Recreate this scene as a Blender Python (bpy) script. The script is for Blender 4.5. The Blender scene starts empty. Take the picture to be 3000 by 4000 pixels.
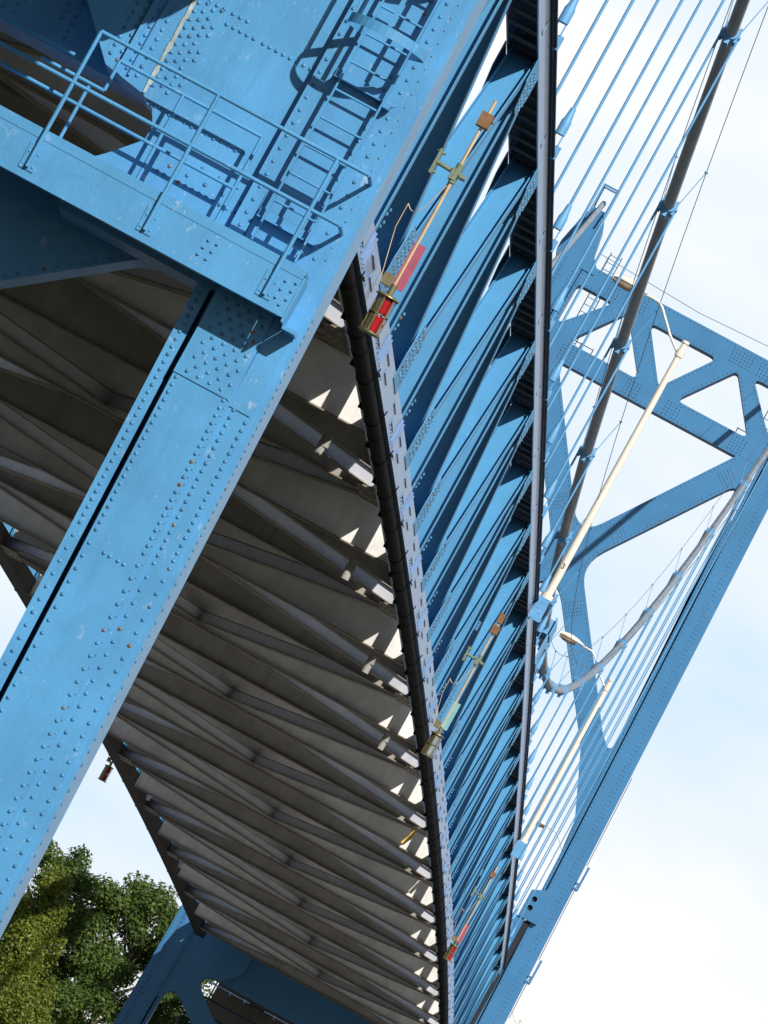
import bpy, math, random
from mathutils import Vector, Matrix
rnd = random.Random(7)
sc = bpy.context.scene
COL = sc.collection
R = math.radians

# ------------------------------------------------------------------ camera (the lens sits at the origin, 1.7 m above the bank)
YAW, PITCH, ROLL = R(-3.78684), R(5.35232), R(28.73667)
fwd = Vector((math.sin(YAW) * math.cos(PITCH), math.cos(YAW) * math.cos(PITCH), math.sin(PITCH)))
rgt = Vector((math.cos(YAW), -math.sin(YAW), 0))
upv = rgt.cross(fwd)
r2 = math.cos(ROLL) * rgt + math.sin(ROLL) * upv
u2 = -math.sin(ROLL) * rgt + math.cos(ROLL) * upv
cam = bpy.data.cameras.new('camera')
cam.sensor_fit = 'VERTICAL'; cam.sensor_height = 36; cam.lens = 36 * 30147 / 4000
cam.clip_start = 1; cam.clip_end = 9000
camo = bpy.data.objects.new('camera', cam)
camo.matrix_world = Matrix(((r2.x, u2.x, -fwd.x, 0), (r2.y, u2.y, -fwd.y, 0), (r2.z, u2.z, -fwd.z, 0), (0, 0, 0, 1)))
COL.objects.link(camo); sc.camera = camo

# ------------------------------------------------------------------ sun, sky, exposure
SUN_EL, SUN_ROT = R(36.6), R(153.4)
sdir = Vector((math.sin(SUN_ROT) * math.cos(SUN_EL), math.cos(SUN_ROT) * math.cos(SUN_EL), math.sin(SUN_EL)))
sun = bpy.data.lights.new('sun', 'SUN'); sun.energy = 5.0; sun.angle = R(0.5); sun.color = (1, .955, .88)
suno = bpy.data.objects.new('sun', sun); suno.rotation_euler = sdir.to_track_quat('Z', 'Y').to_euler()
COL.objects.link(suno)
W = bpy.data.worlds.new('World'); sc.world = W; W.use_nodes = True
nt = W.node_tree; nt.nodes.clear()
def nd(tree, t, **k):
    n = tree.nodes.new(t)
    for a, b in k.items(): setattr(n, a, b)
    return n
out = nd(nt, 'ShaderNodeOutputWorld'); bg = nd(nt, 'ShaderNodeBackground')
sky = nd(nt, 'ShaderNodeTexSky', sky_type='NISHITA', sun_disc=False, sun_elevation=SUN_EL, sun_rotation=SUN_ROT)
tc = nd(nt, 'ShaderNodeTexCoord')
mp = nd(nt, 'ShaderNodeMapping'); mp.inputs['Scale'].default_value = (9, 9, 22); mp.inputs['Rotation'].default_value = (.1, .35, .2)
nz = nd(nt, 'ShaderNodeTexNoise'); nz.inputs['Scale'].default_value = 1.0; nz.inputs['Detail'].default_value = 5; nz.inputs['Roughness'].default_value = .5
rp = nd(nt, 'ShaderNodeValToRGB'); rp.color_ramp.elements[0].position = .34; rp.color_ramp.elements[1].position = .56
rp.color_ramp.elements[0].color = (.12, .12, .12, 1); rp.color_ramp.elements[1].color = (1, 1, 1, 1)
sep = nd(nt, 'ShaderNodeSeparateXYZ')
hz = nd(nt, 'ShaderNodeMapRange'); hz.inputs['From Min'].default_value = .17; hz.inputs['From Max'].default_value = .30
hz.inputs['To Min'].default_value = 1; hz.inputs['To Max'].default_value = .04
mul = nd(nt, 'ShaderNodeMath', operation='MULTIPLY')
mix = nd(nt, 'ShaderNodeMix', data_type='RGBA')
mix.inputs['B'].default_value = (18.2, 18.5, 18.9, 1)
low = nd(nt, 'ShaderNodeMix', data_type='RGBA'); low.inputs['B'].default_value = (11.8, 15.2, 18.4, 1)
bg.inputs['Strength'].default_value = .055
L = nt.links.new
L(tc.outputs['Generated'], mp.inputs['Vector']); L(mp.outputs[0], nz.inputs['Vector']); L(nz.outputs['Fac'], rp.inputs['Fac'])
L(tc.outputs['Generated'], sep.inputs[0]); L(sep.outputs['Z'], hz.inputs['Value'])
L(rp.outputs['Color'], mul.inputs[0])
nb = nd(nt, 'ShaderNodeMapRange', interpolation_type='SMOOTHSTEP'); nb.inputs['From Min'].default_value = .05; nb.inputs['From Max'].default_value = .75   # the bright cloud bank fills the northern sky
hb = nd(nt, 'ShaderNodeMath', operation='MULTIPLY'); L(sep.outputs['Y'], nb.inputs['Value']); L(nb.outputs[0], hb.inputs[0]); L(hz.outputs[0], hb.inputs[1])
L(sky.outputs[0], low.inputs['A']); L(hb.outputs[0], low.inputs['Factor']); L(low.outputs['Result'], mix.inputs['A']); L(hb.outputs[0], mul.inputs[1]); L(mul.outputs[0], mix.inputs['Factor']); L(mix.outputs['Result'], bg.inputs['Color']); L(bg.outputs[0], out.inputs[0])
sc.view_settings.view_transform = 'Standard'; sc.view_settings.look = 'None'; sc.view_settings.exposure = 0.0; sc.view_settings.gamma = 1
sc.cycles.max_bounces = 6; sc.cycles.diffuse_bounces = 3

# ------------------------------------------------------------------ materials
def mat(name, col, rough=.5, metal=0., var=.10, vscale=2.0, chalk=0., rust=0., bump=0., chalkcol=(.62, .66, .68), spec=.5, rustcol=(.16, .06, .02), streak=0.):
    m = bpy.data.materials.new(name); m.use_nodes = True
    t = m.node_tree; b = t.nodes['Principled BSDF']; l = t.links.new
    b.inputs['Roughness'].default_value = rough; b.inputs['Metallic'].default_value = metal
    b.inputs['Specular IOR Level'].default_value = spec
    c = nd(t, 'ShaderNodeTexCoord'); g = nd(t, 'ShaderNodeNewGeometry')
    n = nd(t, 'ShaderNodeTexNoise'); n.inputs['Scale'].default_value = vscale; n.inputs['Detail'].default_value = 8; n.inputs['Roughness'].default_value = .65
    l(g.outputs['Position'], n.inputs['Vector'])
    r = nd(t, 'ShaderNodeValToRGB'); e = r.color_ramp.elements
    e[0].position = .3; e[1].position = .7
    e[0].color = (*[x * (1 - var) for x in col], 1); e[1].color = (*[min(1, x * (1 + var)) for x in col], 1)
    l(n.outputs['Fac'], r.inputs['Fac']); cur = r.outputs['Color']
    def layer(cur, amount, lo, hi, colour, sc3, detail=6):
        mpn = nd(t, 'ShaderNodeMapping'); mpn.inputs['Scale'].default_value = sc3; l(g.outputs['Position'], mpn.inputs['Vector'])
        k = nd(t, 'ShaderNodeTexNoise'); k.inputs['Scale'].default_value = 1; k.inputs['Detail'].default_value = detail; k.inputs['Roughness'].default_value = .7
        l(mpn.outputs[0], k.inputs['Vector'])
        q = nd(t, 'ShaderNodeMapRange'); q.inputs['From Min'].default_value = lo; q.inputs['From Max'].default_value = hi; q.inputs['To Max'].default_value = amount
        l(k.outputs['Fac'], q.inputs['Value'])
        x = nd(t, 'ShaderNodeMix', data_type='RGBA'); x.inputs['B'].default_value = (*colour, 1)
        l(cur, x.inputs['A']); l(q.outputs[0], x.inputs['Factor']); return x.outputs['Result']
    if chalk: cur = layer(cur, chalk, .62, .74, chalkcol, (5, 5, 3)); cur = layer(cur, chalk * .8, .66, .72, chalkcol, (26, 26, 9), 3)
    if streak: cur = layer(cur, streak, .5, .75, [x * .55 for x in col], (4, 4, .35))
    if rust: cur = layer(cur, rust, .70, .76, rustcol, (11, 11, 6), 4)
    l(cur, b.inputs['Base Color'])
    if bump:
        bn = nd(t, 'ShaderNodeTexNoise'); bn.inputs['Scale'].default_value = 45; l(g.outputs['Position'], bn.inputs['Vector'])
        bb = nd(t, 'ShaderNodeBump'); bb.inputs['Strength'].default_value = bump; bb.inputs['Distance'].default_value = .01
        l(bn.outputs['Fac'], bb.inputs['Height']); l(bb.outputs[0], b.inputs['Normal'])
    return m
BLUE = (.078, .300, .570)
M = {
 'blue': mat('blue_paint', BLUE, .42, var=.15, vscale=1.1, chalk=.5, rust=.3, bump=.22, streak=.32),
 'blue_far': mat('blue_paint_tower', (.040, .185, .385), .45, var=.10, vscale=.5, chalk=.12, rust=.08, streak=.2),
 'truss': mat('truss_paint', (.078, .28, .51), .58, spec=.3, var=.07, vscale=1.2, chalk=.16, rust=.14, bump=.08),
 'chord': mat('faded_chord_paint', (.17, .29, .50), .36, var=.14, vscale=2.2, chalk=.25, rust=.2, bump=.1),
 'grey': mat('grey_deck_paint', (.80, .79, .76), .65, spec=.3, var=.22, vscale=.9, rust=.35, streak=.35, rustcol=(.20, .09, .03)),
 'flange': mat('rusty_flange_paint', (.27, .235, .185), .8, var=.3, vscale=1.5, rust=.5, spec=.2, rustcol=(.14, .05, .02)),
 'caulk': mat('chalky_caulk', (.36, .42, .42), .8, var=.35, vscale=14, chalk=.6, rust=.5, rustcol=(.30, .24, .10)),
 'grey_dark': mat('darker_grey_paint', (.36, .345, .32), .75, var=.25, vscale=.9, rust=.4, streak=.5, spec=.2, rustcol=(.16, .07, .03)),
 'tube': mat('grey_brace_paint', (.60, .62, .68), .4, var=.10, vscale=1.2, rust=.3, streak=.2, rustcol=(.15, .07, .03)),
 'concrete': mat('deck_concrete', (.36, .35, .32), .8, var=.15, vscale=.6),
 'black': mat('black_pipe', (.007, .006, .0055), .8, var=.5, vscale=3, chalk=.25, chalkcol=(.04, .026, .018), spec=.06),
 'cable': mat('wrapped_cable', (.25, .30, .36), .55, var=.18, vscale=1.4, streak=.3),
 'rope': mat('painted_rope', (.11, .33, .60), .5, var=.12, vscale=3, chalk=.3),
 'wire': mat('dark_wire', (.12, .15, .2), .5),
 'cream': mat('cream_lamp_paint', (.78, .71, .62), .42, var=.06, vscale=2),
 'lens': mat('lamp_lens', (.42, .33, .25), .3, var=.2, vscale=8),
 'rustbox': mat('rusty_steel', (.20, .10, .045), .75, var=.3, vscale=9),
 'brass': mat('weathered_brass', (.24, .21, .11), .42, metal=.6, var=.25, vscale=12),
 'pipe_tan': mat('tan_conduit', (.62, .46, .28), .4, metal=.2, var=.15, vscale=6, rust=.4),
 'patina': mat('green_patina', (.16, .21, .14), .6, var=.25, vscale=14),
 'pink': mat('faded_red_tape', (.34, .075, .125), .5, var=.12, vscale=5),
 'teal': mat('faded_green_tape', (.20, .42, .46), .5, var=.12, vscale=5),
 'recess_shade': mat('shade_painted_recess', (.012, .016, .024), .8),  # near-black colour stands in for the shade inside the link openings
 'bark': mat('bark', (.10, .08, .06), .9, var=.3, vscale=4),
 'rail_dark': mat('dark_rail_paint', (.02, .05, .10), .5),
 'soffit_shade': mat('shade_painted_soffit', (.13, .125, .115), .9, var=.3, vscale=.8, streak=.4, spec=.1),  # slab and stringers coloured dark for the shade between floor beams
 'chord_shade': mat('shade_painted_underside', (.045, .06, .075), .85, var=.3, vscale=4, rust=.3, spec=.15),  # shade under the top chord painted into the colour, with rust specks
 'brown': mat('brown_approach_steel', (.16, .14, .12), .8, var=.2, vscale=.5, streak=.4),
 'letters': mat('black_lettering', (.015, .015, .015), .6),
}
def rivetmat(name, col, rustp):
    m = bpy.data.materials.new(name); m.use_nodes = True; t = m.node_tree; b = t.nodes['Principled BSDF']; b.inputs['Roughness'].default_value = .45
    g = nd(t, 'ShaderNodeNewGeometry'); r = nd(t, 'ShaderNodeValToRGB'); e = r.color_ramp.elements
    e[0].position = 0; e[0].color = (*[x * .55 for x in col], 1); e[1].position = 1 - rustp - .02; e[1].color = (*[x * .92 for x in col], 1)
    x = e.new(1 - rustp); x.color = (.20, .13, .09, 1); x = e.new(1); x.color = (.12, .06, .03, 1)
    t.links.new(g.outputs['Random Per Island'], r.inputs['Fac']); t.links.new(r.outputs['Color'], b.inputs['Base Color'])
    return m
M['rivet'] = rivetmat('painted_rivets', BLUE, .014)
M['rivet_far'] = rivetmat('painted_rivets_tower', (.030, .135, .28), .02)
M['bolt'] = rivetmat('painted_bolts', (.115, .34, .58), .03)
def glassmat(name, col, rough, trans, emit=None):
    m = bpy.data.materials.new(name); m.use_nodes = True; b = m.node_tree.nodes['Principled BSDF']
    b.inputs['Base Color'].default_value = (*col, 1); b.inputs['Roughness'].default_value = rough
    b.inputs['Transmission Weight'].default_value = trans; b.inputs['IOR'].default_value = 1.45
    return m
M['redglass'] = glassmat('red_lens_glass', (.38, .004, .010), .15, .12)
M['brown_chord'] = mat('dark_brown_steel', (.055, .045, .038), .7, var=.3, vscale=1.5, rust=.4)
M['clearglass'] = glassmat('clear_lens_glass', (.75, .85, .88), .08, .75)

def leafmat(name, stops, trans=.5):
    m = bpy.data.materials.new(name); m.use_nodes = True; t = m.node_tree; b = t.nodes['Principled BSDF']; l = t.links.new
    g = nd(t, 'ShaderNodeNewGeometry'); r = nd(t, 'ShaderNodeValToRGB'); e = r.color_ramp.elements
    e[0].position, e[0].color = stops[0][0], (*stops[0][1], 1); e[1].position, e[1].color = stops[-1][0], (*stops[-1][1], 1)
    for p, c in stops[1:-1]:
        x = e.new(p); x.color = (*c, 1)
    l(g.outputs['Random Per Island'], r.inputs['Fac']); l(r.outputs['Color'], b.inputs['Base Color'])
    b.inputs['Roughness'].default_value = .5
    tr = nd(t, 'ShaderNodeBsdfTranslucent'); l(r.outputs['Color'], tr.inputs['Color'])
    mx = nd(t, 'ShaderNodeMixShader'); mx.inputs[0].default_value = trans
    o = t.nodes['Material Output']; l(b.outputs[0], mx.inputs[1]); l(tr.outputs[0], mx.inputs[2]); l(mx.outputs[0], o.inputs[0])
    return m
M['leaf_dark'] = leafmat('dark_leaves', [(0, (.06, .115, .022)), (.6, (.12, .195, .04)), (.975, (.17, .25, .05)), (1, (.42, .30, .03))])
M['leaf_light'] = leafmat('yellow_green_leaves', [(0, (.14, .19, .025)), (.6, (.23, .29, .045)), (1, (.36, .40, .07))])
M['leaf_brown'] = leafmat('brown_green_leaves', [(0, (.08, .055, .02)), (.6, (.13, .09, .03)), (1, (.19, .13, .04))])

# ------------------------------------------------------------------ mesh helpers
class MB:
    def __init__(s): s.v = []; s.f = []; s.sm = []; s.mi = []; s.cur = 0; s.riv = 0
    def add(s, vs, fs, smooth=False, mi=None):
        o = len(s.v); s.v += [tuple(p) for p in vs]; mi = s.cur if mi is None else mi
        for f in fs: s.f.append(tuple(i + o for i in f)); s.sm.append(smooth); s.mi.append(mi)
    def bar(s, p0, p1, a, wa, b, wb):
        p0, p1, a, b = Vector(p0), Vector(p1), Vector(a) * wa * .5, Vector(b) * wb * .5
        vs = [p0 - a - b, p0 + a - b, p0 + a + b, p0 - a + b, p1 - a - b, p1 + a - b, p1 + a + b, p1 - a + b]
        fs = [(0, 3, 2, 1), (4, 5, 6, 7), (0, 1, 5, 4), (1, 2, 6, 5), (2, 3, 7, 6), (3, 0, 4, 7)]
        if a.cross(b).dot(p1 - p0) < 0: fs = [f[::-1] for f in fs]
        s.add(vs, fs)
    def box(s, x0, x1, y0, y1, z0, z1):
        s.bar(((x0 + x1) / 2, (y0 + y1) / 2, z0), ((x0 + x1) / 2, (y0 + y1) / 2, z1), (1, 0, 0), x1 - x0, (0, 1, 0), y1 - y0)
    def tube(s, pts, r, seg=8, cap=True, radii=None):
        pts = [Vector(p) for p in pts]; n = len(pts); rings = []
        for i, p in enumerate(pts):
            d = (pts[min(i + 1, n - 1)] - pts[max(i - 1, 0)]).normalized()
            up = Vector((1, 0, 0)) if abs(d.x) < .8 else Vector((0, 0, 1))
            a = d.cross(up).normalized(); b = a.cross(d)
            rr = radii[i] if radii else r
            rings.append([p + (a * math.cos(2 * math.pi * k / seg) + b * math.sin(2 * math.pi * k / seg)) * rr for k in range(seg)])
        vs = [q for g in rings for q in g]
        fs = [(i * seg + k, (i + 1) * seg + k, (i + 1) * seg + (k + 1) % seg, i * seg + (k + 1) % seg) for i in range(n - 1) for k in range(seg)]
        s.add(vs, fs, True)
        if cap: s.add(rings[0], [tuple(range(seg))]); s.add(rings[-1], [tuple(range(seg))[::-1]])
    def sweep(s, sec, st):
        """section of (x, z) points carried along stations (x, y, z); the section turns counter-clockwise seen from -y"""
        k = len(sec); vs = [(sx + x, y, sz + z) for (sx, y, sz) in st for (x, z) in sec]
        fs = [(i * k + j, i * k + (j + 1) % k, (i + 1) * k + (j + 1) % k, (i + 1) * k + j) for i in range(len(st) - 1) for j in range(k)]
        fs += [tuple(range(k))[::-1], tuple((len(st) - 1) * k + j for j in range(k))]
        s.add(vs, fs)
    def dome(s, c, n, r, seg=8, h=.62):
        c, n = Vector(c), Vector(n); a = n.orthogonal().normalized(); b = n.cross(a)
        ring = lambda rr, hh: [c + n * hh * r + (a * math.cos(2 * math.pi * k / seg) + b * math.sin(2 * math.pi * k / seg)) * rr * r for k in range(seg)]
        vs = ring(1, 0) + ring(.72, h * .72) + [c + n * h * r]
        fs = [(k, (k + 1) % seg, seg + (k + 1) % seg, seg + k) for k in range(seg)] + [(seg + k, seg + (k + 1) % seg, 2 * seg) for k in range(seg)]
        s.add(vs, fs, True, s.riv)
    def stud(s, c, n, r):                      # four-sided rivet head for far work
        c, n = Vector(c), Vector(n); a = n.orthogonal().normalized(); b = n.cross(a)
        s.add([c + a * r, c + b * r, c - a * r, c - b * r, c + n * r * .8], [(0, 1, 4), (1, 2, 4), (2, 3, 4), (3, 0, 4)], True, s.riv)
    def build(s, name, m, parent=None):
        me = bpy.data.meshes.new(name); me.from_pydata(s.v, [], s.f); me.polygons.foreach_set('use_smooth', s.sm)
        for q in (m if isinstance(m, (list, tuple)) else [m]): me.materials.append(q)
        me.polygons.foreach_set('material_index', s.mi); me.update()
        o = bpy.data.objects.new(name, me); COL.objects.link(o)
        if parent: o.parent = parent; o.matrix_parent_inverse = Matrix.Translation(-parent.location)
        return o
def tag(o, label=None, cat=None, group=None, kind=None):
    for k, v in (('label', label), ('category', cat), ('group', group), ('kind', kind)):
        if v: o[k] = v
    return o
def thing(name, loc, label, cat, group=None):
    o = bpy.data.objects.new(name, None); o.empty_display_size = .3; COL.objects.link(o); o.location = loc
    return tag(o, label, cat, group)
def round_poly(pts, rad, seg=5):
    out_, n = [], len(pts)
    for i in range(n):
        p, a, b = Vector(pts[i]), Vector(pts[i - 1]), Vector(pts[(i + 1) % n])
        r = rad[i] if isinstance(rad, (list, tuple)) else rad
        if r <= 0: out_.append(p); continue
        d1, d2 = (a - p), (b - p); l1, l2 = d1.length, d2.length; d1 /= l1; d2 /= l2
        ang = math.acos(max(-1, min(1, d1.dot(d2)))); t = min(r / math.tan(ang / 2), l1 * .48, l2 * .48)
        q0, q1 = p + d1 * t, p + d2 * t
        for k in range(seg + 1):
            u = k / seg; out_.append(q0 * (1 - u) ** 2 + p * 2 * u * (1 - u) + q1 * u * u)
    return out_
def plate(loops, y0, y1, name, m, parent, xc=0, extra=None):
    """flat steel panel in the x-z plane with openings, y0 front to y1 back"""
    cu = bpy.data.curves.new(name, 'CURVE'); cu.dimensions = '2D'; cu.fill_mode = 'BOTH'; cu.extrude = (y1 - y0) / 2
    for lp in loops:
        sp = cu.splines.new('POLY'); sp.points.add(len(lp) - 1); sp.use_cyclic_u = True
        for i, p in enumerate(lp): sp.points[i].co = (p[0] + xc, p[1], 0, 1)
    tmp = bpy.data.objects.new('tmp', cu); me = bpy.data.meshes.new_from_object(tmp); bpy.data.objects.remove(tmp)
    ym = (y0 + y1) / 2
    for v in me.vertices: v.co = (v.co.x, ym - v.co.z, v.co.y)
    me.name = name; me.materials.clear(); me.materials.append(m[0] if isinstance(m, list) else m); me.polygons.foreach_set('use_smooth', [False] * len(me.polygons))
    if extra:
        extra.add([tuple(v.co) for v in me.vertices], [tuple(p.vertices) for p in me.polygons])
        o = extra.build(name, m, parent); bpy.data.meshes.remove(me); bpy.data.curves.remove(cu); return o
    o = bpy.data.objects.new(name, me); COL.objects.link(o)
    if parent: o.parent = parent; o.matrix_parent_inverse = Matrix.Translation(-parent.location)
    bpy.data.curves.remove(cu)
    return o
def edge_studs(mb, lp, y, off, pitch, r, xc=0, closed=True, hole=True):
    """rivet heads along a loop, set back from it by off"""
    n = len(lp); acc = 0
    area = sum(lp[i][0] * lp[(i + 1) % n][1] - lp[(i + 1) % n][0] * lp[i][1] for i in range(n))
    sg = (1 if area > 0 else -1) * (1 if hole else -1)
    for i in range(n if closed else n - 1):
        a, b = Vector(lp[i]), Vector(lp[(i + 1) % n]); d = b - a; l = d.length
        if l < 1e-6: continue
        d /= l; nr = Vector((d.y, -d.x)) * sg * off
        while acc < l:
            p = a + d * acc + nr; mb.stud((p.x + xc, y, p.y), (0, -1, 0), r); acc += pitch
        acc -= l

# ------------------------------------------------------------------ bridge layout (metres)
P = 10.4                      # panel length
Y0 = 97.41                    # first post of the main span
XT = -8.43                    # right truss and cable plane
XL = -20.77                   # left truss and cable plane
XM = (XT + XL) / 2            # centre line
NEAR, FAR = 80.0, 343.0       # front faces of the two towers
MID = 10.983
def zb(n): return 12.992 - .00633 * (n - MID) ** 2        # top edge of the bottom chord
def zc(n): return 18.823 + .188 * (n - MID) ** 2          # cable centre line
def yn(n): return Y0 + n * P
N0, N1 = -1.4, 23.5           # truss runs between the towers
N_FIRST, N_LAST = -1, 23

# ------------------------------------------------------------------ setting
def ground():
    m = bpy.data.materials.new('river_bank'); m.use_nodes = True; t = m.node_tree; b = t.nodes['Principled BSDF']
    g = nd(t, 'ShaderNodeNewGeometry'); n = nd(t, 'ShaderNodeTexNoise'); n.inputs['Scale'].default_value = .15; n.inputs['Detail'].default_value = 9
    r = nd(t, 'ShaderNodeValToRGB'); r.color_ramp.elements[0].color = (.028, .032, .016, 1); r.color_ramp.elements[1].color = (.07, .065, .05, 1)
    r.color_ramp.elements[0].position = .4; r.color_ramp.elements[1].position = .62
    t.links.new(g.outputs['Position'], n.inputs['Vector']); t.links.new(n.outputs['Fac'], r.inputs['Fac']); t.links.new(r.outputs['Color'], b.inputs['Base Color'])
    b.inputs['Roughness'].default_value = .95
    mb = MB(); mb.add([(-3000, -600, -1.7), (3000, -600, -1.7), (3000, 6000, -1.7), (-3000, 6000, -1.7)], [(0, 1, 2, 3)])
    tag(mb.build('ground', m), kind='structure')
    w = bpy.data.materials.new('river_water'); w.use_nodes = True; b = w.node_tree.nodes['Principled BSDF']
    b.inputs['Base Color'].default_value = (.20, .20, .195, 1); b.inputs['Roughness'].default_value = .3
    n = nd(w.node_tree, 'ShaderNodeTexNoise'); n.inputs['Scale'].default_value = .9; bb = nd(w.node_tree, 'ShaderNodeBump'); bb.inputs['Strength'].default_value = .5
    g = nd(w.node_tree, 'ShaderNodeNewGeometry'); w.node_tree.links.new(g.outputs['Position'], n.inputs['Vector'])
    w.node_tree.links.new(n.outputs['Fac'], bb.inputs['Height']); w.node_tree.links.new(bb.outputs[0], b.inputs['Normal'])
    mb = MB(); mb.add([(-3000, 150, -1.69), (3000, 150, -1.69), (3000, 325, -1.69), (-3000, 325, -1.69)], [(0, 1, 2, 3)])
    tag(mb.build('river_water', w), kind='structure')
ground()

# ------------------------------------------------------------------ towers
def Oz(z): return 7.73 - .0243 * (z - 6.4)
def Iz(z): return 6.47 - .0225 * (z - 6.3)
ZTOP = 46.3
def leg(parent, yf, side, m, detail):
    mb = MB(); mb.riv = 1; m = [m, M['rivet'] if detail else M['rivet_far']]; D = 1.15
    def prof(z):
        o, i = Oz(z), Iz(z); k = o - .355
        return [(i, .13), (i + .155, .13), (i + .155, .55), (i + .225, .55), (i + .225, 0), (k, 0), (k, .03), (o - .075, .03), (o - .075, .05), (o, .05),
                (o, D), (i, D)]
    zs = [-1.0, ZTOP]; k = 12; vs = []
    for z in zs: vs += [(XM + side * u, yf + d, z) for u, d in prof(z)]
    fs = [(j, (j + 1) % k, k + (j + 1) % k, k + j) for j in range(k)] + [tuple(range(k))[::-1], tuple(range(k, 2 * k))]
    if side < 0: fs = [f[::-1] for f in fs]
    mb.add(vs, fs)
    # pier shoe under the leg
    mb.box(XM + side * 7.2 - 1.2, XM + side * 7.2 + 1.2, yf - .4, yf + D + .4, -1.7, -.95)
    put = (lambda u, d, z, r: mb.dome((XM + side * u, yf + d, z), (0, -1, 0), r)) if detail else (lambda u, d, z, r: mb.stud((XM + side * u, yf + d, z), (0, -1, 0), r))
    if detail:
        z = 1.2; odd = 0
        while z < 8.95:
            o, i = Oz(z), Iz(z); pitch = .0905 if z > 5.9 else .152
            put(i + .075, .13, z, .024)
            put(i + .275, 0, z, .024)
            put(o - .43, 0, z + pitch * .2, .024); put(o - .29, .03, z - pitch * .2, .024); put(o - .12, .03, z + pitch * .1, .024)
            mb.dome((XM + side * o, yf + .16, z + pitch * .4), (side, 0, 0), .022)
            mb.dome((XM + side * (o - .385), yf + .0, z + pitch * .4), (0, -1, 0), .011)
            z += pitch; odd ^= 1
        for j, x in enumerate((.40, .47, .57, .64)): put(Iz(5.7) + .06 + x, 0, 5.74 - .003 * j, .026)
        # splice plate with its close rivet field under the platform
        i, o = Iz(8.3), Oz(8.3)
        x0, x1 = XM + side * (i + .232), XM + side * (o - .375)
        mb.box(min(x0, x1), max(x0, x1), yf - .014, yf, 7.765, 8.97)
        rows = 13
        for a in range(rows):
            for b in range(4):
                put(i + .36 + b * .135 + (.065 if a % 2 else 0), -.014, 7.83 + a * .086, .024)
        mb.box(min(XM + side * (o - .345), XM + side * (o - .09)), max(XM + side * (o - .345), XM + side * (o - .09)), yf + .016, yf + .03, 7.72, 8.97)
        # edge strip and rivets beside the ladder
        i = Iz(10.5); a0, a1 = XM + side * (i + .06), XM + side * (i + .235)
        z = 9.45
        mb.box(min(a0, a1), max(a0, a1), yf - .002, yf + .117, 9.33, 13.2)
        while z < 13.1:
            o, i = Oz(z), Iz(z)
            if z < 12.9: put(i + .13, -.002, z, .024)
            put(o - .43, 0, z, .024); put(o - .27, .03, z + .06, .024); mb.dome((XM + side * (o - .16), yf + .03, z + .1), (0, -1, 0), .013)
            z += .152
    else:
        z = 4
        while z < ZTOP - .3:
            o, i = Oz(z), Iz(z)
            for u, d in ((i + .075, .13), (i + .30, 0), (o - .43, 0), (o - .29, .03)): put(u, d, z, .042)
            z += .21
    return mb.build('leg', m, parent)

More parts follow.
